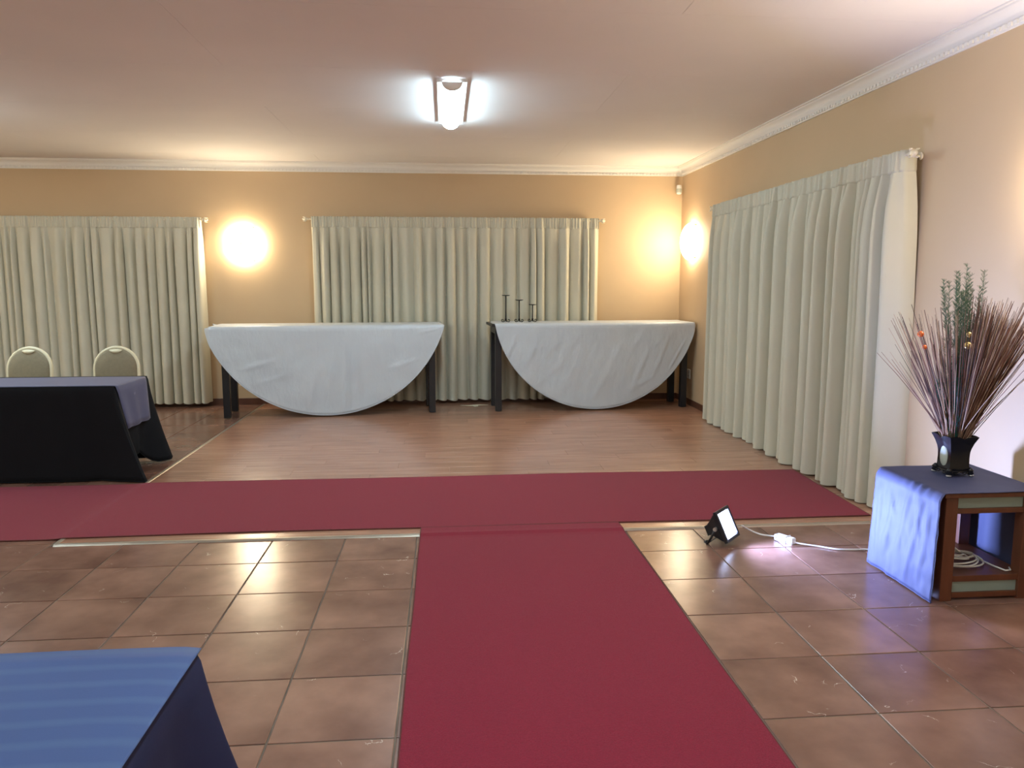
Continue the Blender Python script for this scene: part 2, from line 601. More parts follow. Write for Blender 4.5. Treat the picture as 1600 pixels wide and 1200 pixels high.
# ================================================================== curtains
def curtain(label, p0, p1, ztop, zbot, seed, period=.125, ret0=False, ret1=False, amp=.046, group=None, lean=.0):
    # hangs between p0 and p1 (plan points); the room side lies to the right of p0->p1 looking along it
    rnd = random.Random(seed)
    p0, p1 = Vector((*p0, 0)), Vector((*p1, 0))
    d = p1 - p0
    Ln = d.length
    d.normalize()
    nrm = Vector((d.y, -d.x, 0))
    t = thing('curtain', label, 'curtain', p0 + Vector((0, 0, zbot)), 0, group)
    # irregular fold positions
    folds = [0.0]
    while folds[-1] < Ln:
        folds.append(folds[-1] + period * rnd.uniform(.5, 1.55))
    k = Ln / folds[-1]
    folds = [f * k for f in folds]
    nf = len(folds) - 1
    fa = [rnd.uniform(.65, 1.3) for _ in range(nf)]
    fs = [rnd.uniform(-.5, .5) for _ in range(nf + 1)]
    fs[0] = fs[-1] = 0
    fb = [rnd.uniform(-.35, .35) for _ in range(nf)]
    per = 14
    hz = .125
    H = ztop - zbot
    zs_body = [0, .02, .05, .1, .18, .28, .4, .55, .7, .82, .9, .95, 1.0]

    def body(i, u, v):
        # v 0 at the foot .. 1 under the heading
        a = fa[i]
        f = .5 - .5 * math.cos(2 * PI * u)          # fold profile, 0 at the valley
        f = f ** .62
        taper = 1.0 - .68 * max(0, (v - .84) / .16) ** 1.5
        off = amp * (a * f * 2 - 1.0) * taper * (1.0 + .15 * (1 - v))
        second = math.sin(4 * PI * u + fb[i] * 6) * amp * .22 * v * taper
        s = folds[i] * (1 - u) + folds[i + 1] * u
        sway = (fs[i] * (1 - u) + fs[i + 1] * u) * .035 * (1 - v) ** 1.2
        bend = math.sin(2 * PI * u) * .012 * a * taper
        s2 = s + sway - bend + lean * (1 - v) * (s / Ln)
        off += .010 * noise.noise(Vector((s * 2.1, v * 2.0, seed)))
        return s2, off + second

    mb = MB()
    rows_ = []
    for v in zs_body:
        row = []
        for i in range(nf):
            for q in range(per + (1 if i == nf - 1 else 0)):
                u = q / per
                s2, off = body(i, u, v)
                zz = v * (H - hz)
                if v == 0:
                    zz += .012 * noise.noise(Vector((s2 * 1.7, seed * 3.1, 0))) + .006 * math.sin(2 * PI * u)
                row.append(d * s2 + nrm * off + Vector((0, 0, zz)))
        rows_.append(row)
    for at0 in (True, False):
        if (ret0 and at0) or (ret1 and not at0):
            # side return running back towards the wall
            for j, row in enumerate(rows_):
                e = row[0] if at0 else row[-1]
                ext = []
                for w in (.34, .68, 1.0):
                    dd = .012 * math.sin(w * PI) * (1 - zs_body[j])
                    sd = -d if at0 else d
                    ext.append(e - nrm * (.085 * w) + sd * (dd + .015 * w * (1 - zs_body[j])))
                rows_[j] = (list(reversed(ext)) + row) if at0 else (row + ext)
    mb.grid(rows_)
    obj('drape', mb, M['curtain'], t, smooth=True)
    # gathered heading tape
    hd = MB()
    n = int(Ln / .0055)
    hrows = []
    for kz, w in ((0, .0), (.012, .9), (.03, 1.0), (.075, 1.0), (.10, .8), (.118, 1.0), (.132, 1.3)):
        row = []
        for q in range(n + 1):
            s = Ln * q / n
            ph = 2 * PI * (s / .034 + .8 * noise.noise(Vector((s * 9, seed, 0))))
            fi = max(q2 for q2 in range(nf) if folds[q2] <= s + 1e-6)
            base = body(fi, min(1, (s - folds[fi]) / (folds[fi + 1] - folds[fi])), 1.0)[1] * (1 - .5 * kz / hz)
            off = base - .004 + .0065 * math.sin(ph) * w + .006 * noise.noise(Vector((s * 3.3, seed, 4)))
            zj = H - hz + kz + (.006 * noise.noise(Vector((s * 23, seed, 2))) if kz > .13 else 0) - .004 * (kz == 0)
            row.append(d * s + nrm * (off + .004) + Vector((0, 0, zj)))
        for at0 in (True, False):
            if (ret0 and at0) or (ret1 and not at0):
                e_ = row[0] if at0 else row[-1]
                ext = [e_ - nrm * (.085 * w2) for w2 in (.34, .68, 1.0)]
                row = (list(reversed(ext)) + row) if at0 else (row + ext)
        hrows.append(row)
    hd.grid(hrows)
    obj('heading_tape', hd, M['curtain'], t, smooth=True, solid=.002)
    # stitched hem band at the foot
    hm = MB()
    hm.grid([[p + nrm * .0016 + Vector((0, 0, dz)) for p in r_] for r_, dz in ((rows_[0], .0), (rows_[1], .015))])
    obj('hem', hm, M['curtain'], t, smooth=True)
    return t


def curtain_rod(label, p0, p1, z, wall_dir):
    p0, p1 = Vector((*p0, 0)), Vector((*p1, 0))
    d = (p1 - p0).normalized()
    Ln = (p1 - p0).length
    w = Vector((*wall_dir, 0))
    t = thing('curtain_rod', label, 'curtain rod', p0 + Vector((0, 0, z)), 0, 'cream curtain rods')
    obj('rod', MB().tube([Vector(), d * Ln], .011, 12), M['rod'], t, smooth=True)
    for s, sg in ((0, -1), (Ln, 1)):
        f = MB()
        prof = [(0, .010), (.012, .016), (.018, .012), (.026, .016), (.036, .024), (.048, .026), (.058, .020), (.066, .012), (.074, .014), (.080, .009), (.084, .001)]
        f.tube([d * (s + sg * a) for a, _ in prof], [r_ for _, r_ in prof], 14)
        # little leaves of the finial
        for k in range(4):
            a = PI / 2 * k + PI / 4
            q = d.cross(Vector((0, 0, 1)))
            o_ = q * math.cos(a) + Vector((0, 0, 1)) * math.sin(a)
            f.tube([d * (s + sg * .03) + o_ * .012, d * (s + sg * .05) + o_ * .036, d * (s + sg * .074) + o_ * .034], [.008, .007, .003], 6)
        obj('finial', f, M['rod'], t, smooth=True)
    for s in (.06, Ln / 2, Ln - .06):
        b = MB()
        b.tube([d * s, d * s + w * .115], .008, 8)
        b.tube([d * s + w * .108, d * s + w * .12], .026, 12)
        obj('bracket', b, M['rod'], t, smooth=True)
    rings = MB()
    s = .09
    while s < Ln - .05:
        rings.lathe([(.006, -.007), (.0085, 0), (.006, .007)], 6, c=tuple(d * s + Vector((0, 0, .014))))
        s += .09
    r_ = obj('glide_row', rings, M['rod'], t)
    r_['kind'] = 'stuff'
    return t


YC = YB - .125
ZT, ZB = 2.36, .05
curtain_rod('cream curtain rod at the window behind the iron candle holders', (-1.665, YC), (1.975, YC), 2.335, (0, 1))
curtain_rod('cream curtain rod above the two banquet chairs', (-6.75, YC), (-2.965, YC), 2.315, (0, 1))
curtain_rod('cream curtain rod on the side wall beside the dried stems', (XR - .125, 4.82), (XR - .125, 8.43), 2.365, (1, 0))
curtain('cream pleated curtain behind the long white clothed table without candle holders', (-1.64, YC - .02), (.155, YC - .02), ZT, ZB, 3, ret0=True, group='cream curtains')
curtain('cream pleated curtain behind the iron candle holders', (.14, YC - .02), (1.97, YC - .02), ZT, ZB, 5, ret1=True, group='cream curtains')
curtain('cream pleated curtain behind the two banquet chairs, next to the wall lamp', (-4.85, YC - .02), (-2.98, YC - .02), ZT - .02, ZB, 8, ret1=True, group='cream curtains')
curtain('cream pleated curtain beyond the banquet chairs, farther from the wall lamp', (-6.68, YC - .02), (-4.83, YC - .02), ZT - .02, ZB, 11, group='cream curtains')
XC = XR - .125 - .02
curtain('cream pleated curtain on the side wall next to the corner wall lamp', (XC, 8.40), (XC, 6.57), ZT + .03, .025, 14, ret0=True, group='cream curtains', period=.118, amp=.058)
curtain('cream pleated curtain on the side wall next to the dried stems', (XC, 6.58), (XC, 4.85), ZT + .03, .025, 17, ret1=True, group='cream curtains', period=.118, amp=.058)


# ================================================================== red carpets
def carpet(name, label, pts_fn, nu, nv, th):
    # pts_fn(u, v) -> ground point; top lies th above
    mb = MB()
    top = [[pts_fn(i / nu, j / nv) + Vector((0, 0, th)) for i in range(nu + 1)] for j in range(nv + 1)]
    mb.grid(top)
    rim = top[0] + [r_[-1] for r_ in top[1:]] + list(reversed(top[-1][:-1])) + [r_[0] for r_ in reversed(top[1:-1])]
    low = [p - Vector((0, 0, th)) for p in rim]
    mb.grid([rim, low], True)
    bot = [[p - Vector((0, 0, th - .0005)) for p in r_] for r_ in top]
    mb.grid(bot)
    o = tag(obj(name, mb, M['carpet']), label, 'carpet')
    b = MB()
    ring = [p - Vector((0, 0, th * .45)) for p in rim]
    b.tube(ring + [ring[0]], .0045, 6, cap=False)
    obj('edge_binding', b, M['carpet_edge'], o, smooth=True)
    return o


def gz(x, y):
    # height of the bare floor
    if x > LAM_X and y > LAM_Y + .02:
        return LAM_Z + .0004
    if x > LAM_X - .06 and y > LAM_Y - .06:
        a = min(1, max(0, (x - LAM_X + .06) / .06))
        b = min(1, max(0, (y - LAM_Y + .06) / .06))
        return max(.0006, .0115 * min(a, b))
    return .0006


def cross(u, v):
    x = -5.6 + u * 8.46
    y = (4.735 + .028 * (v == 0) * noise.noise(Vector((x * .6, 0, 5)))) * (1 - v) + (6.02 + .03 * noise.noise(Vector((x * .5, 3, 5)))) * v
    if u > .99:
        x -= .05 * (1 - v)
    return Vector((x, y, gz(x, y)))


def runner(u, v):
    y = -1.2 + v * (4.733 + 1.2)
    x = -.168 + u * 1.272 + .008 * noise.noise(Vector((y * .9, u * 7, 1)))
    return Vector((x, y, gz(x, y) if y > 4 else .0006))


carpet('carpet', 'wide deep red carpet strip laid across in front of the white clothed tables', cross, 168, 10, .0075)
carpet('carpet_runner', 'deep red carpet runner leading over the brown tiles', runner, 8, 150, .0075)


# ================================================================== tall tables with round cloths
def tall_table(name_label, loc, rz, Ln, D, H, legs_in, ls=.075):
    t = thing('tall_table', name_label, 'table', loc, rz, 'tall black tables')
    obj('table_top', MB().box(-Ln / 2, Ln / 2, 0, D, H - .032, H), M['black_wood'], t, bevel=.003)
    a = legs_in
    for x0, x1, y0, y1 in ((-Ln / 2 + a, Ln / 2 - a, .05, .072), (-Ln / 2 + a, Ln / 2 - a, D - .072, D - .05), (-Ln / 2 + a, -Ln / 2 + a + .022, .05, D - .05), (Ln / 2 - a - .022, Ln / 2 - a, .05, D - .05)):
        obj('apron', MB().box(x0, x1, y0, y1, H - .12, H - .032), M['black_wood'], t, bevel=.002)
    for sx in (-1, 1):
        for yy in (.045, D - .045 - ls):
            x = sx * (Ln / 2 - a) - (ls if sx > 0 else 0)
            lg = MB()
            rr = []
            for z, k in ((.004, 1), (.08, 1), (H - .032, 1)):
                c = (x + ls / 2, yy + ls / 2)
                h = ls / 2 * k
                rr.append([(c[0] + q * h, c[1] + w * h, z) for q, w in ((-1, -1), (1, -1), (1, 1), (-1, 1))])
            lg.grid(rr, True)
            lg.fan(rr[0], True)
            lg.fan(rr[-1])
            l_ = obj('leg', lg, M['black_wood'], t, bevel=.003)
            obj('foot_pad', MB().lathe([(.030, 0), (.030, .005)], 12, c=(x + ls / 2, yy + ls / 2, 0)), M['black_wood'], l_)
    return t


def crease(x, z, lines):
    s = 0
    for (ax, az, bx, bz, hgt, wd) in lines:
        dx, dz = bx - ax, bz - az
        l2 = dx * dx + dz * dz
        tt = ((x - ax) * dx + (z - az) * dz) / l2
        if -.05 < tt < 1.05:
            tt = max(0, min(1, tt))
            dist = math.hypot(x - ax - dx * tt, z - az - dz * tt)
            if dist < wd * 3:
                s += hgt * math.exp(-(dist / wd / .8) ** 2) * math.sin(PI * min(1, max(0.05, tt * .9 + .05)))
    return s


def round_cloth(label, loc, rz, Ln, D, H, Rr, cu, cv, seed, lines, billow):
    # round cloth of radius Rr, centre (cu, cv) on the table plane (y 0 = front edge, D = back edge)
    t = thing('tablecloth', label, 'tablecloth', loc, rz, 'round white tablecloths')
    rows_n = (30, 5, 16)
    nu = 120
    cols = []
    for i in range(nu + 1):
        a = -PI / 2 + PI * (.012 + .976 * i / nu)
        u = cu + Rr * math.sin(a)
        h = Rr * math.cos(a)
        vmin, vmax = cv - h, cv + h
        e0, e1 = min(max(0, vmin), vmax), max(min(D, vmax), vmin)
        if e1 < e0:
            e0 = e1 = (e0 + e1) / 2
        line = []
        for k in range(rows_n[0]):
            line.append(vmin + (e0 - vmin) * k / rows_n[0])
        for k in range(rows_n[1]):
            line.append(e0 + (e1 - e0) * k / rows_n[1])
        for k in range(rows_n[2] + 1):
            line.append(e1 + (vmax - e1) * k / rows_n[2])
        cols.append([(u, v) for v in line])

    def place(u, v):
        over = max(0, abs(u) - Ln / 2)
        sg = 1 if u > 0 else -1
        e = .0045
        x = u
        if v < 0:
            drop = -v
            w = .5 + .5 * math.tanh((drop - .05) / .12)
            y = -.006 - .012 * min(1, drop / .03) - billow * math.sin(min(1, drop / H) * PI * .55) * (.6 + .4 * math.cos((u - cu) / Rr * 4.3 + seed))
            y -= (.010 * noise.noise(Vector((u * 3.1, drop * 2.3, seed))) + .006 * noise.noise(Vector((u * 9, drop * 7, seed + 3)))) * w
            y -= 1.9 * crease(u, H - drop, lines) * w
            z = H + e - drop * .995
            if over > 0:
                # the corner flap swings outwards past the table end
                x = sg * (Ln / 2 + over * .8)
                y += over * .7
                z -= over * .25
        elif v > D:
            drop = v - D
            y = D + .018 + .012 * noise.noise(Vector((u * 3, drop * 2, seed + 9))) + .01 * math.sin(drop * 3)
            z = H + e - drop
        else:
            y = v
            z = H + e + .0012 * noise.noise(Vector((u * 6, v * 6, seed)))
            if over > 0:
                x = sg * (Ln / 2 + .012)
                z = H + e - over
        z = max(z, .006)
        return Vector((x, y, z))

    g_ = [[place(*p) for p in c] for c in cols]
    mb = MB()
    mb.grid(g_)
    obj('cloth', mb, M['white_cloth'], t, smooth=True, solid=.0022)
    rim = [c[0] for c in g_]
    rim2 = [c[-1] for c in g_]
    hm = MB()
    hm.tube([p + Vector((0, -.001, 0)) for p in rim], .0045, 6)
    hm.tube([p for p in rim2], .004, 6)
    obj('hem', hm, M['white_cloth'], t, smooth=True)
    return t


LT = dict(loc=(-1.325, 8.975, LAM_Z), rz=R(5.2), Ln=2.62, D=.66, H=1.05)
tall_table('long black table under white cloth beside the black clothed table, no candle holders on it', LT['loc'], LT['rz'], LT['Ln'], LT['D'], LT['H'], .10)
ll = []
for (a, b, c, d_, h, w) in ((.16, 1.0, .18, .05, .02, .03), (.26, .8, .34, .1, .016, .022), (.05, .9, -.02, .3, .008, .03), (-1.0, .55, -.55, .68, .008, .02), (-.85, .38, -.4, .52, .006, .02),
                            (.95, .95, 1.25, 1.0, .006, .012), (.6, .52, 1.05, .66, .006, .015), (-.45, .9, -.5, .4, .007, .05), (-.2, .5, -.25, .1, .009, .05), (.55, .9, .6, .45, .007, .05), (-.75, .95, -.8, .6, .006, .03)):
    ll.append((a, b, c, d_, h, w))
round_cloth('round white satin cloth over the table without candle holders, its edge nearly touching the floor', LT['loc'], LT['rz'], LT['Ln'], LT['D'], LT['H'], 1.40, -.035, .36, 2, ll, .012)
RT = dict(loc=(1.795, 9.155, LAM_Z), rz=R(3.3), Ln=2.50, D=.60, H=1.058)
tall_table('long black table in the room corner under white cloth, iron candle holders on it', RT['loc'], RT['rz'], RT['Ln'], RT['D'], RT['H'], .05)
rl = []
for k in range(9):
    x = -1.05 + k * .26
    rl.append((x + .12, .98 - .06 * (k % 3), x - .12 + .05 * (k % 2), .42 + .1 * (k % 4), .007, .012))
rl += [(-.35, .62, -.75, .28, .006, .014), (.2, .5, -.05, .1, .008, .016), (.75, .9, .45, .2, .008, .014), (.95, .95, .7, .3, .007, .016), (.3, .2, .9, .45, .006, .018), (-.6, .5, -.2, .2, .005, .02)]
round_cloth('round white creased cloth over the corner table that carries the candle holders', RT['loc'], RT['rz'], RT['Ln'], RT['D'], RT['H'], 1.262, .035, .215, 6, rl, .010)


# candle holders
def candle_holder(label, x, y, h):
    t = thing('candle_holder', label, 'candle holder', (x, y, RT['H'] + LAM_Z + .007), .35, None)
    obj('stem', MB().tube([(0, 0, .018), (0, 0, h * .5), (0, 0, h - .004)], [.008, .0065, .007], 10), M['iron'], t, smooth=True)
    obj('candle_plate', MB().lathe([(.0, h - .006), (.03, h - .006), (.048, h - .001), (.050, h + .004), (.046, h + .003), (0, h)], 24), M['iron'], t, auto=40)
    for k in range(3):
        a = 2 * PI * k / 3 - PI / 2 + .5
        pts = [(0, 0, .034), (.018 * math.cos(a), .018 * math.sin(a), .010), (.034 * math.cos(a), .034 * math.sin(a), .0055)]
        for q in range(15):
            b = -PI / 2 + q * PI * 1.7 / 14
            r_ = .017 * (1 - .5 * q / 14)
            rr = .044 + r_ * math.cos(b)
            pts.append((rr * math.cos(a), rr * math.sin(a), .0215 + r_ * math.sin(b) + .0005))
        obj('scroll_foot', MB().tube(pts, .0045, 8), M['iron'], t, smooth=True)
    obj('knop', MB().lathe([(.001, .045), (.011, .04), (.014, .033), (.011, .026), (.001, .022)], 12), M['iron'], t, smooth=True)


candle_holder('tallest black iron candle holder with scroll feet on the white cloth', .742, 9.42, .325)
candle_holder('middle-height black iron candle holder standing between a taller and a shorter one', .907, 9.43, .268)
candle_holder('shortest black iron candle holder with scroll feet on the white cloth', 1.073, 9.44, .212)


# ================================================================== black clothed table with slate overlay
def box_cloth_drape(name, label, x0, x1, y0, y1, H, m, hem_fn, flare, seed, cat='tablecloth', group=None, thick=.003, flat=1.0):
    # cloth over a rectangular table; perimeter walked anticlockwise from (x0,y0)
    cx, cy = (x0 + x1) / 2, (y0 + y1) / 2
    t = thing(name, label, cat, (cx, cy, 0), 0, group)
    per = []
    n = 26
    cs = [(x0, y0), (x1, y0), (x1, y1), (x0, y1)]
    nr = [(0, -1), (1, 0), (0, 1), (-1, 0)]
    for e in range(4):
        a, b = Vector((*cs[e], 0)), Vector((*cs[(e + 1) % 4], 0))
        for k in range(n):
            tt = k / n
            # denser near the corners
            tt = .5 - .5 * math.cos(PI * tt)
            ln = (b - a).length
            near = min(tt, 1 - tt) * ln
            cd = (Vector((*nr[e], 0)) + Vector((*nr[e - 1], 0))) if tt < .5 else (Vector((*nr[e], 0)) + Vector((*nr[(e + 1) % 4], 0)))
            cd.y *= flat
            per.append((a + (b - a) * tt, Vector((*nr[e], 0)), near, cd.normalized(), e, tt))
    rr = []
    vs = [0, .008, .03, .1, .2, .32, .45, .58, .7, .8, .88, .94, 1]
    for v in vs:
        row = []
        for p, nn, near, cd, e, tt in per:
            hem, out = hem_fn(e, tt, near)
            drop = (H - hem) * v
            w = math.exp(-(near / .11) ** 2)
            fl = flare(e, tt) if callable(flare) else flare
            off = nn * (.008 * min(1, v * 30) + out * v + .010 * v * noise.noise(Vector((p.x * 5, p.y * 5, seed + v)))) + cd * (fl * w * v ** 1.3)
            # cloth folds in on both sides of the corner cone
            off -= nn * (.035 * v * math.exp(-((near - .17) / .06) ** 2) * (fl > .05))
            row.append(Vector((p.x - cx, p.y - cy, H - drop + (.004 if v == 0 else 0))) + off)
        rr.append(row)
    mb = MB()
    mb.grid(rr, True)
    # the sheet on the table top
    ring = rr[0]
    for s in (.85, .4):
        inner = [Vector((p.x * s, p.y * s, p.z + .0012 * noise.noise(Vector((p.x * s * 4, p.y * s * 4, seed))))) for p in ring]
        mb.grid([ring, inner], True)
        ring = inner
    mb.fan(ring)
    obj('cloth', mb, m, t, smooth=False, auto=55, solid=thick)
    hm = MB()
    hm.tube([Vector(p) for p in rr[-1]] + [Vector(rr[-1][0])], .004, 6, cap=False)
    obj('hem', hm, m, t, smooth=True)
    return t


def plain_table(label, x0, x1, y0, y1, H):
    t = thing('folding_table', label, 'table', ((x0 + x1) / 2, (y0 + y1) / 2, 0), 0, 'tables hidden under cloths')
    hx, hy = (x1 - x0) / 2, (y1 - y0) / 2
    obj('table_top', MB().box(-hx, hx, -hy, hy, H - .03, H), M['brown_wood'], t, bevel=.003)
    for sx in (-1, 1):
        for sy in (-1, 1):
            lg = MB().tube([(sx * (hx - .3), sy * (hy - .08), 0), (sx * (hx - .3), sy * (hy - .08), H - .03)], .016, 10)
            obj('leg', lg, M['black_plastic'], t, smooth=True)
    return t


DX0, DX1, DY0, DY1, DH = -4.42, -2.575, 6.16, 6.84, .745
plain_table('table hidden beneath the black cloth in front of the banquet chairs', DX0, DX1, DY0, DY1, DH)


def hem_black(e, tt, near):
    if e == 0:
        return .010, .02
    if e == 1:
        return .012 + .12 * min(1, max(0, (near - .1) / .10)), -.01
    return .03, .01


box_cloth_drape('tablecloth', 'black cloth hanging to the floor over the table before the banquet chairs', DX0, DX1, DY0, DY1, DH + .003, M['black_cloth'],
                hem_black, lambda e, tt: .24 if e == 0 or (e == 1 and tt < .5) else .16, 4, flat=.25)
# slate overlay: top plus a flap over the table end
ov = thing('table_overlay', 'slate blue cloth strip laid over the black tablecloth, end hanging down', 'tablecloth', (DX1, DY0, DH), 0)
mb = MB()
rr = []
ny = 14
for k in range(ny + 1):
    yy = .006 + (DY1 - DY0 - .075) * k / ny
    row = []
    for x in (-1.84, -1.5, -1.1, -.7, -.35, -.1, -.02):
        row.append((x, yy, .0105 + .001 * noise.noise(Vector((x * 4, yy * 5, 1)))))
    row += [(.008, yy, .009), (.016, yy, .001)]
    for q in range(1, 9):
        dr = .345 * q / 8
        sl = .02 * (q / 8) * (1 - k / ny * 2)
        row.append((.020 + .026 * q / 8 + .007 * math.sin(k * 1.15 + .4) * q / 8, yy + sl + .075 * (q / 8) * (1 - k / ny), -dr + .004 * math.sin(k)))
    rr.append(row)
mb.grid(rr)
obj('cloth', mb, M['slate_cloth'], ov, auto=60, solid=.0025)
hm = MB()
hm.tube([Vector(r_[-1]) for r_ in rr], .0025, 6)
obj('hem', hm, M['slate_cloth'], ov, smooth=True)


# ================================================================== banquet chairs
def banquet_chair(label, x, y, rz):
    t = thing('banquet_chair', label, 'chair', (x, y, 0), rz, 'banquet chairs behind the black table')
    # front of the chair looks to -y; back at y>0
    W, Ht, zs = .19, .955, .45
    yb = .20

    def arch(s, inset=0.0):
        # s 0..1 along the back frame from the foot at the left to the foot at the right
        return s
    side = []
    zc = Ht - W
    pts = [(-W + .01, yb + .09, .0), (-W + .005, yb + .03, .25), (-W, yb, .46), (-W, yb + .015, .6), (-W, yb + .03, zc)]
    n = 18
    for k in range(1, n):
        a = PI - PI * k / n
        pts.append((W * math.cos(a), yb + .03 + .03 * math.sin(a), zc + W * math.sin(a)))
    pts += [(W, yb + .03, zc), (W, yb + .015, .6), (W, yb, .46), (W - .005, yb + .03, .25), (W - .01, yb + .09, 0)]
    obj('back_frame', MB().tube(pts, .0165, 10), M['cream_metal'], t, smooth=True)
    # upholstered back
    pm = MB()
    front, back = [], []
    rows_ = []
    for dz_, ins, off in ((-.010, .004, 0), (-.022, .010, 0), (-.026, .05, 0)):
        pass
    outline = []
    Wi = W - .004
    outline.append((-Wi, .52))
    outline.append((-Wi, zc))
    for k in range(1, n):
        a = PI - PI * k / n
        outline.append((Wi * math.cos(a), zc + Wi * math.sin(a)))
    outline.append((Wi, zc))
    outline.append((Wi, .52))

    def yoff(z):
        return yb + .03 * min(1, max(0, (z - .46) / .3)) + .03 * max(0, (z - zc) / W)
    cxz = (0, .70)
    rr = []
    for s, dy in ((.92, .022), (.99, .012), (1.0, 0), (.99, -.014), (.93, -.026), (.6, -.032), (.2, -.033)):
        ring = []
        for px, pz in outline:
            qx, qz = cxz[0] + (px - cxz[0]) * s, cxz[1] + (pz - cxz[1]) * s
            ring.append((qx, yoff(qz) + dy, qz))
        rr.append(ring)
    pm.grid(rr, True)
    pm.fan(rr[0], True)
    pm.fan(rr[-1])
    bk = obj('backrest', pm, M['taupe'], t, auto=60)
    # cream hand-hold crescent at the crown
    hg = MB()
    rows_ = []
    for k in range(11):
        x_ = -.055 + .11 * k / 10
        top = zc + math.sqrt(max(0, (W - .012) ** 2 - x_ * x_))
        dep = .034 * (1 - (x_ / .056) ** 2) + .002
        rows_.append([(x_, yoff(top) - .0185 - .0075, top), (x_, yoff(top - dep) - .033, top - dep), (x_, yoff(top - dep) - .02, top - dep - .002)])
    hg.grid(rows_)
    obj('hand_hold', hg, M['cream_metal'], bk, smooth=True, solid=.004)
    # seat
    sm = MB()
    rr = []
    for s, z in ((.95, zs - .045), (1.0, zs - .03), (1.0, zs - .005), (.96, zs + .012), (.8, zs + .02), (.3, zs + .024)):
        ring = []
        for k in range(32):
            a = 2 * PI * k / 32
            cx_, sy_ = math.cos(a), math.sin(a)
            e = .5
            px = .205 * s * (abs(cx_) ** e) * (1 if cx_ >= 0 else -1)
            py = -.02 + .205 * s * (abs(sy_) ** e) * (1 if sy_ >= 0 else -1)
            ring.append((px, py, z))
        rr.append(ring)
    sm.grid(rr, True)
    sm.fan(rr[0], True)
    sm.fan(rr[-1])
    obj('seat', sm, M['taupe'], t, auto=60)
    for sx in (-1, 1):
        obj('leg', MB().tube([(sx * .185, -.21, 0), (sx * .18, -.185, .2), (sx * .175, -.16, zs - .04)], .0115, 10), M['cream_metal'], t, smooth=True)
    for sx in (-1, 1):
        obj('side_rail', MB().tube([(sx * .176, -.16, zs - .055), (sx * .183, yb, zs - .045)], .0105, 8), M['cream_metal'], t, smooth=True)
        obj('stretcher', MB().tube([(sx * .18, -.185, .2), (sx * (W - .005), yb + .035, .22)], .008, 8), M['cream_metal'], t, smooth=True)
    return t


banquet_chair('arched cream-framed banquet chair at the table end nearer the wall lamp', -3.035, 7.15, R(2))
banquet_chair('arched cream-framed banquet chair farther along the black table from the wall lamp', -3.815, 7.15, R(-1))

# ================================================================== navy clothed table
NX0, NX1, NY0, NY1, NH = -2.35, -.556, .86, 1.655, .742
plain_table('table hidden beneath the navy blue cloth', NX0, NX1, NY0, NY1, NH)


def hem_navy(e, tt, near):
    return .02, .02


box_cloth_drape('tablecloth', 'navy blue cloth draped to the floor over the table beside the red runner', NX0, NX1, NY0, NY1, NH + .003, M['navy_cloth'],
                hem_navy, lambda e, tt: .20, 9)
bo = thing('table_overlay', 'mid blue cloth lying over the navy tablecloth beside the red runner', 'tablecloth', (NX1, NY0, NH), 0)
mb = MB()
rr = []
for k in range(17):
    v = k / 16
    yy = -.004 + (NY1 - NY0 + .008) * v
    row = []
    for x in (-1.80, -1.5, -1.2, -.9, -.6, -.4, -.25, -.12, -.05, -.02, .0, .006, .010):
        z = .0125 + .002 * noise.noise(Vector((x * 3, yy * 6, 2))) * (x < -.03) - .005 * max(0, (x + .05) / .06) ** 2
        row.append((x, yy, z))
    rr.append(row)
mb.grid(rr)
obj('cloth', mb, M['blue_cloth'], bo, auto=60, solid=.0025)
hm = MB()
hm.tube([Vector(r_[-1]) for r_ in rr], .0014, 6)
obj('hem', hm, M['blue_cloth'], bo, smooth=True)

# ================================================================== wooden stand with draped cloth
BX0, BX1, BY0, BY1, BH = 2.362, 2.865, 3.40, 3.915, .545
st = thing('wooden_stand', 'small brown wooden stand with grey-green panels carrying the vase', 'side table', (BX0, BY0, 0), 0)
w_, d_ = BX1 - BX0, BY1 - BY0
lw = .062
for x in (.035, w_ - lw):
    for yy in (0, d_ - lw):
        obj('leg', MB().box(x, x + lw, yy, yy + lw, 0, BH - .022), M['brown_wood'], st, bevel=.003)
obj('stand_top', MB().box(.02, w_ + .012, -.012, d_ + .012, BH - .022, BH), M['brown_wood'], st, bevel=.003)
for yy in (.012, d_ - .034):
    for z0, z1, kind in ((.465, .522, 'panel'), (.44, .465, 'rail'), (.04, .095, 'panel'), (.014, .04, 'rail')):
        ya, yb_ = (yy + .004, yy + .016) if kind == 'panel' else (yy - .006, yy + .024)
        if yy > .1 and kind == 'panel':
            continue
        obj('grey_panel' if kind == 'panel' else 'rail', MB().box(.035 + lw, w_ - lw, ya, yb_, z0, z1), M['grey_green' if kind == 'panel' else 'brown_wood'], st, bevel=.0015)
for x in (.042, w_ - .03):
    for z0, z1 in ((.44, .522), (.014, .095)):
        obj('side_rail', MB().box(x, x + .022, lw, d_ - lw, z0, z1), M['brown_wood'], st, bevel=.0015)
obj('shelf', MB().box(.04, w_ - .006, .008, d_ - .008, .095, .125), M['brown_wood'], st, bevel=.002)

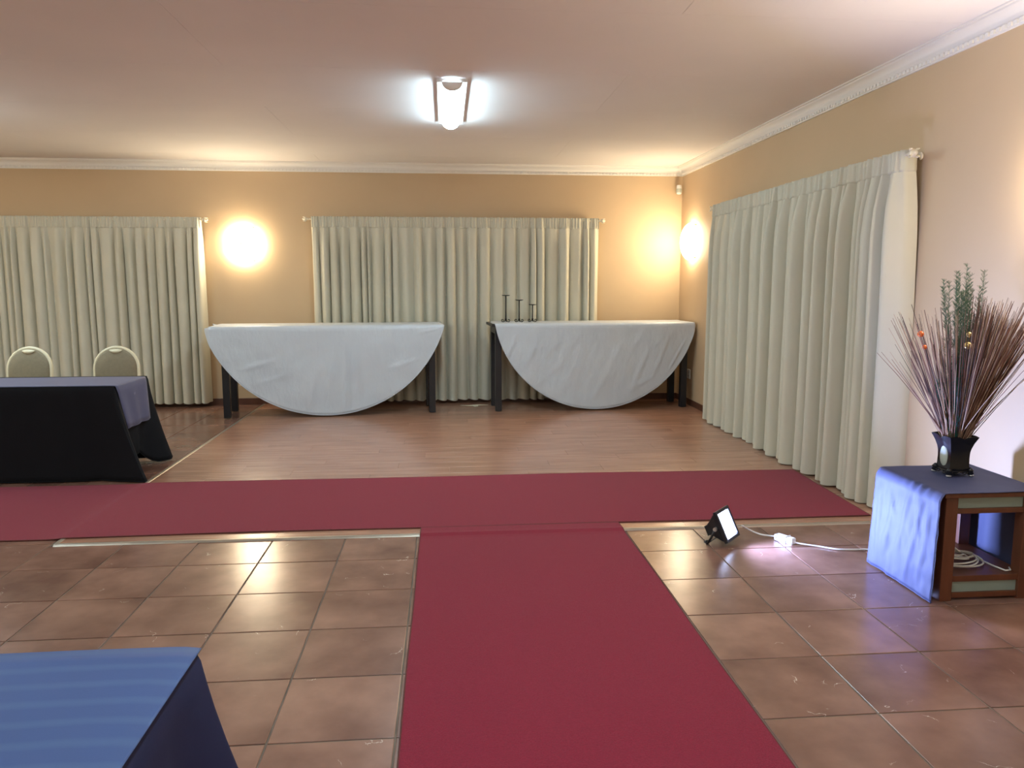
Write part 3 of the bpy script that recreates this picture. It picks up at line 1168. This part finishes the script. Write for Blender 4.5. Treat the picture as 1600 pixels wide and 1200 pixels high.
cl = thing('stand_cloth', 'crumpled blue cloth draped over the wooden stand under the vase', 'cloth', (BX0, BY0, 0), 0)
mb = MB()
rr = []
ny = 40
for k in range(ny + 1):
    v = k / ny
    yy = -.018 + (d_ + .036) * v
    row = []
    # right hanging side (room wall side), bottom to top
    for q in range(13):
        z = .02 + (BH - .01) * q / 12
        row.append((w_ + .018 + .010 * math.sin(yy * 30 + z * 4) * (1 - z / BH), yy, z))
    # over the top
    for q in range(1, 20):
        x = w_ + .010 - (w_ + .005) * q / 20
        row.append((x, yy + .01 * (1 - q / 20) * 0, BH + .005 + .0022 * noise.noise(Vector((x * 9, yy * 9, 2)))))
    # left hanging side, top to foot
    for q in range(0, 31):
        tq = q / 30
        dr = (BH - .006) * tq
        zz = BH + .002 - dr
        wr = .8 * crease(yy, zz, [(.10, .53, .20, .05, .016, .018), (.04, .5, .10, .05, .010, .022), (.22, .50, .30, .08, .010, .016), (.33, .53, .40, .1, .009, .02), (.42, .5, .30, .3, .008, .014), (.47, .45, .46, .02, .01, .02), (.15, .42, .06, .1, .007, .014)])
        wr += .008 * noise.noise(Vector((yy * 11, zz * 6, 3))) + .005 * noise.noise(Vector((yy * 28, zz * 17, 7)))
        pin = math.exp(-((yy - .17) / .10) ** 2) * math.exp(-tq * 9) * math.sin(yy * 95) * .008
        x = .012 - .020 * min(1, tq * 18) - wr * min(1, tq * 6) - pin - .018 * tq
        row.append((x, yy + .02 * tq * (v - .5), max(.006, zz)))
    rr.append(row)
mb.grid(rr)
obj('cloth', mb, M['box_cloth'], cl, auto=70, solid=.0022)
hm = MB()
hm.tube([Vector(r_[-1]) for r_ in rr], .0025, 6)
hm.tube([Vector(p) for p in rr[0]], .002, 6)
obj('hem', hm, M['box_cloth'], cl, smooth=True)

# ------------------------------------------------------------------ vase
VX, VY, VZ = 2.652, 3.735, BH + .010
vs = thing('vase', 'square black flared vase with scalloped rim and pale oval medallion', 'vase', (VX, VY, VZ), 0)


def sq_ring(h, z, n=12, wave=0.0):
    ring = []
    for e in range(4):
        for k in range(n):
            s = -1 + 2 * k / n
            x, yv = [(s, -1), (1, s), (-s, 1), (-1, -s)][e]
            zz = z + wave * (abs(math.sin(PI * (k / n) * 2)) - .75 * (abs(abs(s) - 1) < .2) * 0 - .4) + (wave * .9 * abs(s) ** 3)
            ring.append((x * h, yv * h, zz))
    return ring


prof = [(.052, .026), (.056, .030), (.056, .040), (.053, .05), (.052, .09), (.053, .12), (.057, .148), (.065, .172), (.097, .190), (.103, .196)]
rr = [sq_ring(h, z) for h, z in prof[:-2]] + [sq_ring(.073, .188, wave=.008), sq_ring(.079, .200, wave=.012), sq_ring(.076, .202, wave=.012), sq_ring(.068, .180, wave=.006), sq_ring(.050, .12), sq_ring(.047, .035)]
mb = MB()
mb.grid(rr, True)
mb.fan(rr[0], True)
mb.fan(rr[-1])
obj('vase_body', mb, M['vase_black'], vs, auto=45)
obj('base_plinth', MB().box(-.060, .060, -.060, .060, .016, .028), M['vase_black'], vs, bevel=.003)


def medallion(face):
    md = MB()
    rows_ = []
    for s, dd in ((1.0, 0), (.9, .005), (.5, .008), (.02, .009)):
        ring = []
        for k in range(28):
            a = 2 * PI * k / 28
            sv, zv = .030 * s * math.cos(a), .098 + .056 * s * math.sin(a)
            h = .0525 + max(0, zv - .10) ** 1.8 * .5 + dd
            ring.append((-h, -sv, zv) if face == 'l' else (sv, -h, zv))
        rows_.append(ring)
    md.grid(rows_, True)
    md.fan(rows_[-1])
    return obj('medallion', md, M['medallion'], vs, smooth=True)


medallion('l')
for sx in (-1, 1):
    for sy in (-1, 1):
        c = (sx * .058, sy * .058, 0)
        f = MB()
        f.lathe([(.0, .004), (.012, .005), (.017, .014), (.012, .024), (.016, .030), (.008, .040), (.001, .046)], 12, c=c)
        fo = obj('foot', f, M['vase_black'], vs, smooth=True)
        obj('foot_cap', MB().lathe([(.012, 0), (.014, .004), (.011, .008)], 12, c=(c[0] * 1.05, c[1] * 1.05, 0)), M['silver'], fo, smooth=True)
scroll = MB()
for sgn in (-1, 1):
    for ax in (0, 1):
        pts = []
        for q in range(9):
            s = -.05 + .1 * q / 8
            z = .016 + .006 * math.cos(q / 8 * 4 * PI)
            pts.append((s, sgn * .062, z) if ax == 0 else (sgn * .062, s, z))
        scroll.tube(pts, .0035, 6)
obj('scroll_rail', scroll, M['vase_black'], vs, smooth=True)

# ------------------------------------------------------------------ dried stems, ferns, ornament picks in the vase
rs = random.Random(21)
ds = thing('dried_stem_bundle', 'bundle of thin brown dried stems fanning out of the black vase', 'dried stems', (VX, VY, VZ), 0)


def stem_line(az, spread, length, bx, by, curl=.06):
    # upright inside the neck of the vase, fanning out above it
    pts = []
    for t_ in (0, .12, .22, .36, .55, .78, 1.0):
        rad = 1.2 * spread * max(0, length * t_ - .10)
        x = bx + math.cos(az) * rad
        yv = by + math.sin(az) * rad
        z = .04 + length * t_ - .5 * spread * spread * length * t_ * t_
        pts.append([x + curl * .2 * noise.noise(Vector((az * 3, t_ * 2, 1))), yv, z])
    return pts


bunch = {'stem_brown': MB(), 'stem_pale': MB(), 'stem_dark': MB()}
lim = XR - .03 - VX
for i in range(680):
    k = rs.random()
    az = rs.uniform(0, 2 * PI)
    spread = .40 * math.sqrt(rs.random())
    Lg = rs.uniform(.60, .86)
    if k < .45:                            # dense clump leaning to the wall side
        az = rs.gauss(-.2, .55)
        spread = rs.uniform(.05, .42)
        Lg = rs.uniform(.74, .90)
    elif k > .97:
        spread = rs.uniform(.4, .6)
        Lg = rs.uniform(.6, .8)
    pts = stem_line(az, spread, Lg, .035 * math.cos(az) * rs.random() + rs.uniform(-.012, .012), .035 * math.sin(az) * rs.random() + rs.uniform(-.012, .012), .03)
    if max(p[0] for p in pts) > lim:
        continue
    mk = rs.choices(('stem_brown', 'stem_pale', 'stem_dark'), (5, 2, 3) if k < .42 else (4, 4, 2))[0]
    bunch[mk].tube(pts, [.0028, .0027, .0025, .0023, .002, .0016, .0010], 4, cap=False)
for mk, b in bunch.items():
    o = obj({'stem_brown': 'brown_stems', 'stem_pale': 'pale_stems', 'stem_dark': 'dark_stems'}[mk], b, M[mk], ds)
    o['kind'] = 'stuff'


def fern(label, az, spread, length, m, seed, dense=26, wid=.10, bushy=3, z0=.25):
    r_ = random.Random(seed)
    t = thing('fern_spray', label, 'fern', (VX, VY, VZ), 0, 'fern sprays in the vase')
    stem, leaf = MB(), MB()
    for b in range(bushy):
        a2 = az + r_.uniform(-.9, .9)
        s2 = max(.01, spread + r_.uniform(-.11, .11))
        l2 = length * r_.uniform(.85, 1.0)
        pts = [Vector(p) for p in stem_line(a2, s2, l2, r_.uniform(-.03, .03), r_.uniform(-.03, .03))]
        stem.tube(pts, [.002, .002, .0018, .0015, .0013, .001, .0006], 5, cap=False)
        for q in range(dense):
            f = z0 + (1 - z0) * q / dense
            seg = min(5, int(f * 6))
            p = pts[seg].lerp(pts[seg + 1], f * 6 - seg)
            wl = wid * (1.0 - .72 * (f - z0) / (1 - z0)) * r_.uniform(.7, 1.1)
            for sd in range(2):
                aa = r_.uniform(0, 2 * PI)
                dirv = Vector((math.cos(aa) * .55, math.sin(aa) * .55, .8)).normalized()
                e = p + dirv * wl
                if e.x > lim:
                    continue
                leaf.tube([p, p.lerp(e, .5) + Vector((0, 0, .004)), e], [.0009, .0008, .0004], 3, cap=False)
                for w in range(7):
                    pp = p.lerp(e, .2 + .75 * w / 7)
                    ab = r_.uniform(0, 2 * PI)
                    ee = pp + Vector((math.cos(ab), math.sin(ab), .9)).normalized() * (.024 * (1 - .5 * w / 7))
                    if ee.x > lim:
                        continue
                    nx = (ee - pp).cross(Vector((.3, .8, .1))).normalized() * .0006
                    leaf.grid([[pp - nx, pp + nx], [ee - nx * .4, ee + nx * .4]])
    o1 = obj('stalk', stem, m, t)
    o2 = obj('needles', leaf, m, t)
    o2['kind'] = 'stuff'


fern('feathery green fern spray, tallest in the black vase', 1.2, .07, 1.06, M['fern_green'], 5, 40, .085, 18, .35)
fern('short blue-green fern spray in the black vase, beside the curtain', 3.5, .25, .50, M['fern_teal'], 6, 28, .06, 14, .25)
fern('dark green fern spray in the middle of the dried stems', 4.9, .10, .62, M['fern_teal'], 7, 26, .06, 9, .25)


def pick(label, az, spread, length, balls):
    t = thing('ornament_pick', label, 'ornament', (VX, VY, VZ), 0, None)
    pts = [Vector(p) for p in stem_line(az, spread, length, 0, -.02)]
    obj('stalk', MB().tube(pts, [.0025, .0025, .0023, .002, .0018, .0016, .0012], 6), M['stem_dark'], t, smooth=True)
    for f, r_, mk in balls:
        s = min(5, int(f * 6))
        p = pts[s].lerp(pts[s + 1], f * 6 - s)
        pr = [(r_ * math.sin(PI * k / 12) + 1e-5, -r_ * math.cos(PI * k / 12)) for k in range(13)]
        b = MB().lathe(pr, 16, c=tuple(p))
        obj('bauble', b, M[mk], t, smooth=True)


pick('dark pick with two shiny orange baubles leaning towards the curtain', R(186), .34, .90, [(.86, .016, 'orange'), (.80, .012, 'orange')])
pick('pick with gold baubles standing in the middle of the stems', R(245), .14, .72, [(.925, .020, 'gold'), (.985, .014, 'gold')])
pick('short pick with a small red bead among the stems', R(250), .14, .54, [(.93, .010, 'red_bead')])

# ================================================================== floodlight on the floor
FLX, FLY = 1.690, 4.300
AZ, TILT = R(-42), R(26)
fl = thing('floodlight', 'small black floodlight lying on the tiles, lit and facing the wooden stand', 'floodlight', (FLX, FLY, 0), AZ)
rotm = Matrix.Translation((0, 0, .034)) @ Matrix.Rotation(-TILT, 4, 'Y')


def tr(mb):
    # local frame of the head: face looks along +x, tilted back about its lower edge
    mb.v = [tuple(rotm @ Vector(p)) for p in mb.v]
    return mb


hw, hh = .090, .090            # half width (y), half height (z)
zc_ = hh + .0
hb = MB()
rr = []
for x, s in ((-.105, .34), (-.10, .38), (-.075, .52), (-.02, .90), (0, 1.0)):
    rr.append([(x, a * hw * s, zc_ + b * hh * s) for a, b in ((-1, -1), (1, -1), (1, 1), (-1, 1))])
hb.grid(rr, True)
hb.fan(rr[0], True)
obj('housing', tr(hb), M['black_plastic'], fl, bevel=.004)
fr = MB()
for y0, y1, z0, z1 in ((-hw - .006, hw + .006, zc_ + hh - .012, zc_ + hh + .006), (-hw - .006, hw + .006, zc_ - hh - .006, zc_ - hh + .012),
                       (-hw - .006, -hw + .012, zc_ - hh + .012, zc_ + hh - .012), (hw - .012, hw + .006, zc_ - hh + .012, zc_ + hh - .012)):
    fr.box(-.004, .016, y0, y1, z0, z1)
obj('front_frame', tr(fr), M['black_plastic'], fl, bevel=.002)
gl = MB()
gl.box(.000, .006, -hw + .014, hw - .014, zc_ - hh + .014, zc_ + hh - .014)
obj('lamp_glass', tr(gl), M['flood_glow'], fl)
ld = bpy.data.lights.new('flood_beam', 'AREA')
ld.shape = 'RECTANGLE'
ld.size, ld.size_y = 2 * hw - .03, 2 * hh - .03
ld.color = (0.36, 0.48, 1.0)
ld.energy = FLOOD_W
ld.spread = R(130)
lo = bpy.data.objects.new('flood_beam', ld)
col.objects.link(lo)
lo.parent = fl
lo.matrix_local = rotm @ Matrix.Translation((.008, 0, zc_)) @ Matrix.Rotation(-PI / 2, 4, 'Y')
for s in (-1, 1):
    kb = MB()
    kb.lathe([(.001, s * (hw + .0)), (.012, s * (hw - .012)), (.012, s * (hw + .010)), (.001, s * (hw + .012))], 12, c=(-.03, 0, zc_), axis='y')
    obj('pivot_bolt', tr(kb), M['silver'], fl, auto=40)
br = MB()
for s in (-1, 1):
    br.tube([(-.03, s * (hw + .004), zc_), (-.075, s * (hw + .004), zc_ - .04), (-.125, s * (hw - .006), zc_ - .072)], .007, 6)
br.tube([(-.125, -hw + .006, zc_ - .072), (-.125, hw - .006, zc_ - .072)], .008, 6)
obj('bracket', tr(br), M['black_plastic'], fl, smooth=True)
fins = MB()
for k in range(5):
    yv = -.04 + .02 * k
    fins.box(-.116, -.07, yv - .002, yv + .002, zc_ - .03, zc_ + .03)
obj('cooling_fins', tr(fins), M['black_plastic'], fl)
kn = MB().lathe([(.020, -.150), (.024, -.146), (.024, -.130), (.018, -.126)], 14, c=(0, -.05, zc_ - .074), axis='x')
obj('knob', tr(kn), M['black_plastic'], fl, auto=40)
gd = MB().tube([(-.02, hw - .002, zc_ - .03), (-.02, hw + .028, zc_ - .045)], .011, 10)
obj('cable_gland', tr(gd), M['black_plastic'], fl, auto=40)

# power cord and coupler
co = thing('power_cord', 'white power cord running over the tiles from the floodlight to the stand', 'cord', (1.9, 4.4, 0), 0)


def smooth_path(ctrl, n=8):
    out = []
    P = [Vector(c) for c in ctrl]
    for i in range(len(P) - 1):
        a, b, c, d = P[max(0, i - 1)], P[i], P[i + 1], P[min(len(P) - 1, i + 2)]
        for k in range(n):
            t_ = k / n
            out.append(.5 * ((2 * b) + (c - a) * t_ + (2 * a - 5 * b + 4 * c - d) * t_ ** 2 + (3 * b - a - 3 * c + d) * t_ ** 3))
    out.append(P[-1])
    return out


o0 = Vector((1.9, 4.4, 0))
c1 = smooth_path([(1.80, 4.42, .075), (1.86, 4.45, .035), (1.925, 4.425, .012), (1.985, 4.375, .016), (2.0, 4.36, .018)])
obj('flex', MB().tube([p - o0 for p in c1], .0048, 8), M['cable'], co, smooth=True)
c2 = smooth_path([(2.055, 4.255, .018), (2.10, 4.235, .012), (2.19, 4.20, .006), (2.27, 4.145, .006), (2.36, 4.13, .006), (2.45, 4.12, .006), (2.56, 4.02, .006), (2.62, 3.97, .006)])
obj('flex', MB().tube([p - o0 for p in c2], .0048, 8), M['cable'], co, smooth=True)
cp = thing('plug_coupler', 'white plug and socket coupler joining the cord on the tiles', 'plug', (2.028, 4.307, 0), R(-61), None)
obj('socket_body', MB().box(-.066, .012, -.024, .024, .0, .038), M['white_plastic'], cp, bevel=.006)
obj('plug_body', MB().box(.014, .060, -.022, .022, .0, .040), M['white_plastic'], cp, bevel=.008)
obj('plug_flange', MB().box(.010, .018, -.027, .027, .0, .044), M['white_plastic'], cp, bevel=.003)
sl = MB()
for x in (-.05, -.03):
    sl.lathe([(.0035, .0375), (.0035, .0386)], 8, c=(x, -.012, 0))
    sl.lathe([(.0035, -.0246), (.0035, -.0238)], 8, c=(x, 0, .02), axis='y')
obj('screw', sl, M['iron'], cp)

# coil of cable on the stand shelf
cc = thing('cable_coil', 'loose coil of white cable lying inside the wooden stand', 'cable', (BX0 + .24, BY0 + .20, .126), 0)
cm = []
rc = random.Random(3)
for k in range(0, 7 * 26 + 1):
    a = 2 * PI * k / 26
    turn = k / 26
    rx = .135 - .012 * turn + .016 * math.sin(a * .37 + turn)
    ry = .125 - .012 * turn + .012 * math.cos(a * .41)
    cm.append((.015 * math.sin(turn * 2.3) + rx * math.cos(a), .012 * math.cos(turn * 1.7) + ry * math.sin(a), .006 + .006 * turn + .010 * max(0, math.sin(a + turn * .8))))
cm = [(.21, -.12, .006), (.19, -.155, .006), (.16, -.16, .006), (.145, -.10, .006)] + cm + [(.0, .02, .075), (-.04, .03, .11), (-.075, .04, .07), (-.09, .05, .02)]
obj('flex', MB().tube(cm, .0045, 6), M['cable'], cc, smooth=True)

# ================================================================== small fittings
pir = thing('motion_sensor', 'small white motion sensor in the upper room corner', 'sensor', (XR - .03, YB - .03, 2.685), R(-45))
mb = MB()
rr = []
for z, s in ((0, .75), (.012, .95), (.05, 1), (.10, .98), (.115, .8)):
    rr.append([(.034 * s * math.cos(a), -.045 + .036 * s * math.sin(a), z) for a in [2 * PI * k / 20 for k in range(20)]])
mb.grid(rr, True)
mb.fan(rr[0], True)
mb.fan(rr[-1])
obj('sensor_body', mb, M['white_plastic'], pir, auto=50)
obj('sensor_lens', MB().lathe([(.0345, .02), (.0365, .03), (.0365, .06), (.0345, .07)], 20, c=(0, -.047, 0)), M['medallion'], pir, auto=50)
obj('bracket', MB().box(-.012, .012, -.03, .012, .03, .09), M['white_plastic'], pir, bevel=.002)

so = thing('wall_socket', 'white socket plate low on the side wall by the corner table', 'socket', (XR, 9.50, .40), -PI / 2)
obj('plate', MB().box(-.06, .06, -.010, 0, -.06, .06), M['white_plastic'], so, bevel=.003)
obj('switch', MB().box(-.04, -.015, -.014, -.009, .015, .045), M['white_plastic'], so, bevel=.001)
hol = MB()
for x, z in ((.02, .02), (0, -.025), (.035, -.025)):
    hol.lathe([(.006, -.0106), (.006, -.0098)], 10, c=(x, 0, z), axis='y')
obj('socket_holes', hol, M['iron'], so)

ps = thing('pale_patch', 'small pale scrap on the floor below the curtains between the white clothed tables', 'patch', (.35, 9.62, LAM_Z), R(4))
mb = MB()
oul = [(-.17, .03), (-.05, .045), (.05, .04), (.19, .025), (.10, .0), (.05, -.02), (.045, -.09), (.0, -.10), (-.02, -.03), (-.09, -.005)]  # flat pale shape with an irregular outline
mb.fan([(x, y_, .003 + .003 * math.sin(x * 30)) for x, y_ in oul])
obj('patch', mb, M['patch_cream'], ps, solid=.002)
